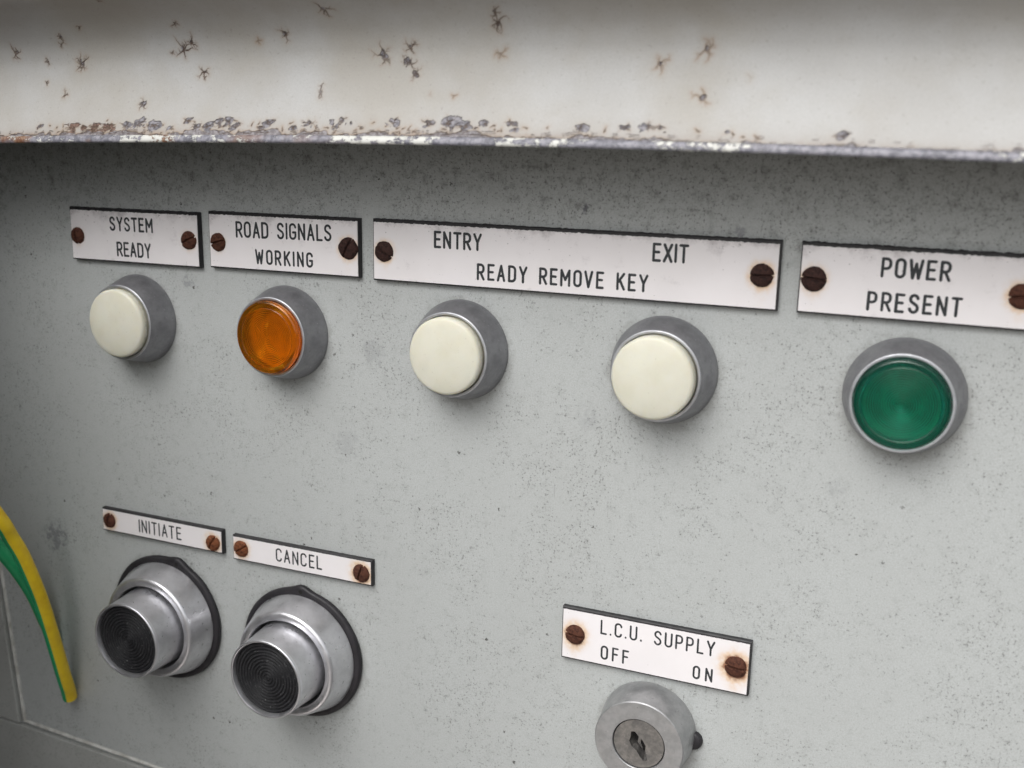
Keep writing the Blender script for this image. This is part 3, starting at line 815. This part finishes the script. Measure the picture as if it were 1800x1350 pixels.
def clear_lamp(label, x, z, mat, Rb, hf, zone):
    """translucent cap: smooth rounded collar, flat front with fine concentric prism rings inside"""
    T = lamp_base(label, x, z)
    front = [(Rb, 2.0), (Rb, hf - .9)] + [(Rb - .9 + .9 * math.cos(math.radians(a)), hf - .9 + .9 * math.sin(math.radians(a))) for a in (20, 40, 60, 78)]
    front += [(Rb - 1.1, hf - .02), (zone + .35, hf + .0), (zone, hf - .12)]
    nf = 15
    for i in range(nf - 1, -1, -1):            # fine turned rings on the flat of the lens
        r1 = zone * (i + 1) / nf; r0 = zone * i / nf; d_ = .12 * (1 - ((r0 + r1) / 2 / zone) ** 2)
        front += [(r1 - .10, hf - .055 + d_), (r0 + .24, hf - .035 + d_), (max(r0 + .05, 0), hf - .075 + d_)]
    front += [(0, hf + .08)]
    inner = [(0, hf - 1.1)]
    nr = 17
    for i in range(nr):
        r0 = zone * (i + .15) / nr; r1 = zone * (i + 1) / nr
        inner += [(max(r0, .05), hf - 1.2), (r1 - .03, hf - 1.2 + .11)]
    inner += [(zone + .25, hf - 1.2), (Rb - 1.1, hf - 2.0), (Rb - 1.15, 2.0)]
    prof = inner + [(Rb, 2.0)] + front[1:]
    V, F = lathe_geo(prof, 144)
    link('lens', mesh('lens', V, F, True, 20), mat, T)
    lathe('reflector', [(0, 3.0), (2.0, 3.1), (5.0, 3.6), (8.0, 4.8), (9.6, 6.2), (9.7, 5.0)], m_reflector, T, 64)
    return T
cream_lamp('cream round indicator lamp under the SYSTEM READY label', -169.8, 13.6)
clear_lamp('translucent amber round indicator lamp under the ROAD SIGNALS WORKING label', -110.8, 14.0, m_amber, 11.42, 11.3, 9.2)
cream_lamp('cream round indicator lamp under the word ENTRY', -49.7, 14.2, 11.2, 13.4)
cream_lamp('cream round indicator lamp under the word EXIT, beside the green one', 11.8, 14.3, 11.9, 14.1)
clear_lamp('translucent green round indicator lamp under the POWER PRESENT label', 74.2, 13.9, m_green, 11.35, 10.9, 9.2)

# ------------------------------------------------------------------ push buttons
def push_button(label, x, z, seed, tab_ang):
    T = thing('push_button', label, 'push button', W(x, 0, z), 'black topped push buttons')
    def wob(a, i):
        da = (a - math.radians(tab_ang) + math.pi) % (2 * math.pi) - math.pi
        return .010 * mnoise.noise(Vector((math.cos(a) * 2.2, math.sin(a) * 2.2, seed))) + .055 * math.exp(-(da / .13) ** 2)
    lathe('gasket', [(18, .02), (22.8, .02), (23.1, .5), (23.05, 1.5), (22.6, 2.0), (21.6, 2.1), (18, 2.1)], m_gasket, T, 180, wob, 60)
    if tab_ang < 87:
        pass
    Vh, Fh = lathe_geo([(0, .05), (.75, 0.04), (.78, -.3)], 24)
    hole = link('gasket_hole', mesh('gasket_hole', Vh, Fh), m_hole, T)
    hole.location = W(22.5 * math.cos(math.radians(tab_ang)), 2.07, 22.35 * math.sin(math.radians(tab_ang)))
    collar = lathe('collar', [(15.3, 1.9), (15.3, 10.4)] + arc(16.0, 10.5, .7, 180, 100, 4) + arc(17.0, 9.75, 1.55, 88, 18, 7) + [(18.75, 9.2), (19.6, 6.4), (20.6, 3.4), (21.0, 2.25), (20.5, 1.95)], m_alu, T, 160, lambda a, i: .0015 * mnoise.noise(Vector((math.cos(a) * 3, math.sin(a) * 3, i * .3 + seed))), 40)
    pl = lathe('plunger', [(14.45, 1.9), (14.4, 8.0), (13.8, 15.0), (13.4, 20.9)] + arc(12.95, 21.7, .5, 0, 130, 6) + [(12.35, 21.2), (12.3, 19.5), (0, 19.5)], m_alu, T, 160, None, 40)
    for ob, lim in ((collar, 10.4), (pl, 21.2)):           # rounded edges get lighter metal, their highlight put into the colour
        ob.data.materials.append(m_highlight)
        for p_ in ob.data.polygons:
            if -p_.center.y / MM > lim: p_.material_index = 1
    # black rubber insert with concentric ridges
    pr = [(0, 20.9)]
    nr = 11
    for i in range(nr):
        r0 = 11.9 * i / nr; dr = 11.9 / nr
        for k in range(1, 6):
            u = k / 5; pr.append((max(r0 + dr * u, .05), 20.75 + .42 * (math.sin(math.pi * u) ** .8)))
    pr += [(12.2, 20.6), (12.25, 19.6)]
    cap = lathe('ribbed_cap', pr, m_rubber, pl, 144, lambda a, i: .004 * mnoise.noise(Vector((math.cos(a) * 3, math.sin(a) * 3, i * .4 + seed))), 60)
    return T
push_button('aluminium push button with ribbed black top under the INITIATE label', -164.66, -93.9, 1.3, 74)
push_button('aluminium push button with ribbed black top under the CANCEL label', -107.94, -95.34, 8.1, 88)

# ------------------------------------------------------------------ key switch
T = thing('key_switch', 'round grey metal key switch with empty keyhole under the L.C.U. SUPPLY label', 'key switch', W(12.78, 0, -93.82))
lathe('body', [(7.75, 4.0), (7.75, 10.8), (7.92, 10.98), (12.95, 10.98), (13.2, 10.72), (13.65, 5.5), (14.05, 2.4), (14.2, 1.0), (14.3, .02)], m_lockbody, T, 160, None, 28)
kh = [(-2.3, 3.2), (-1.2, 3.4), (-.2, 2.3), (1.1, 1.2), (2.0, -.2), (1.9, -1.6), (2.2, -2.6), (2.7, -4.4), (1.5, -4.9), (.4, -3.6), (-.6, -2.2), (-1.9, -1.3), (-2.7, .2), (-2.4, 1.6)]
# lock cylinder front with a real keyhole cut through it
bm = bmesh.new()
nO = 72
ov = [bm.verts.new(W(7.45 * math.cos(2 * math.pi * i / nO), 10.5, 7.45 * math.sin(2 * math.pi * i / nO))) for i in range(nO)]
ov2 = [bm.verts.new(W(7.45 * math.cos(2 * math.pi * i / nO), 4.0, 7.45 * math.sin(2 * math.pi * i / nO))) for i in range(nO)]
iv = [bm.verts.new(W(x * 1.05, 10.5, z * 1.05)) for x, z in kh]
iv2 = [bm.verts.new(W(x * .85, 7.0, z * .85)) for x, z in kh]
eds = [bm.edges.new((ov[i], ov[(i + 1) % nO])) for i in range(nO)] + [bm.edges.new((iv[i], iv[(i + 1) % len(iv)])) for i in range(len(iv))]
bmesh.ops.triangle_fill(bm, use_beauty=True, use_dissolve=False, edges=eds)
for i in range(nO): bm.faces.new((ov[i], ov[(i + 1) % nO], ov2[(i + 1) % nO], ov2[i]))
for i in range(len(iv)): bm.faces.new((iv[i], iv2[i], iv2[(i + 1) % len(iv)], iv[(i + 1) % len(iv)]))
bmesh.ops.recalc_face_normals(bm, faces=bm.faces[:])
me = bpy.data.meshes.new('lock_cylinder'); bm.to_mesh(me); bm.free(); me.shade_flat()
cyl = link('lock_cylinder', me, m_lockcyl, T)
V, F = prism_geo([(x * .86, z * .86) for x, z in kh], 6.4, 7.1)
link('keyhole', mesh('keyhole', V, F, False), m_hole, cyl)
V, F = prism_geo([(x, z) for x, z in ((-.8, .9), (.1, 1.2), (.0, -1.0), (.8, -3.0), (.4, -2.9), (-1.1, -1.0))], 7.0, 8.0)
o = link('key_warding', mesh('key_warding', V, F, False), m_lockcyl, cyl); bevel(o, .0002)
lathe('backing', [(0, 3.9), (7.74, 3.9), (7.745, 3.0)], m_hole, T, 48)
# black locating lug peeping out behind the body on the right
V, F = lathe_geo([(0, 1.9), (2.1, 1.85), (2.6, 1.5), (2.8, .8), (2.8, .02)], 48)
o = link('locating_lug', mesh('locating_lug', V, F, True, 40), m_gasket, T); o.location = W(13.6, 0, -.8)

# ------------------------------------------------------------------ earth cables
def cable(label, pts, R, twist0, twist1, edir):
    P = catmull(pts, 14); n = len(P)
    P = [Vector(W(x, h, z)) for x, z, h in P]
    K = 40; V, F, MIx = [], [], []
    E_ = Vector(edir).normalized()
    L = 0
    for i in range(n):
        a, b2 = P[max(i - 1, 0)], P[min(i + 1, n - 1)]
        t2 = (b2 - a).normalized(); nrm = (E_ - t2 * E_.dot(t2)).normalized(); bn = t2.cross(nrm)
        u = i / (n - 1)
        tw = twist0 + (twist1 - twist0) * u
        s = 1.0
        for k in range(K):
            th = 2 * math.pi * k / K + tw
            V.append(tuple(P[i] + (nrm * math.cos(th) + bn * math.sin(th)) * (R * MM * s)))
    for i in range(n - 1):
        for k in range(K):
            k2 = (k + 1) % K
            F.append((i * K + k, i * K + k2, (i + 1) * K + k2, (i + 1) * K + k))
    c0 = len(V); V.append(tuple(P[0])); V.append(tuple(P[-1]))
    for k in range(K):
        F.append((c0, (k + 1) % K, k)); F.append((c0 + 1, (n - 1) * K + k, (n - 1) * K + (k + 1) % K))
    me = bpy.data.meshes.new('earth_cable'); me.from_pydata(V, [], F); me.update()
    me.materials.append(m_yellow); me.materials.append(m_greenpvc)
    for q, p_ in enumerate(me.polygons):
        k = q % K if q < (n - 1) * K else 0
        # one broad yellow stripe, the rest of the sheath green
        p_.material_index = 0 if (k < 9 or k >= 31) else 1
    me.shade_smooth(); me.set_sharp_from_angle(angle=math.radians(50))
    o = link('earth_cable', me, [m_yellow, m_greenpvc])
    o['label'] = label; o['category'] = 'cable'; o['group'] = 'green and yellow earth cables'
    return o
cable('green and yellow striped earth cable arching in front, its end curving down to the panel',
      [(-212.0, -135.4, 3.0), (-211.0, -131.0, 4.6), (-209.2, -124.0, 7.7), (-206.5, -104.9, 14), (-204.7, -86.1, 20), (-204.3, -69, 26), (-204.7, -60, 30), (-204.1, -52.7, 34), (-207.5, -40.5, 40), (-216, -30, 46), (-235, -18, 52), (-280, -8, 55)], 2.65, -.12, .12, (1.03, .24, .10))
cable('green and yellow earth cable running behind the front one, mostly hidden by it',
      [(-220.7, -118.5, 0.3), (-218.4, -112.7, 2.6), (-217.7, -103.4, 6.5), (-216.7, -90.3, 12.0), (-216.8, -78.5, 18.0), (-218.2, -69.6, 23.0), (-220.9, -58.2, 29.0), (-231.0, -45.5, 35.0), (-290, -25, 40)], 2.5, 0, 0, (-1.06, .35, -.35))
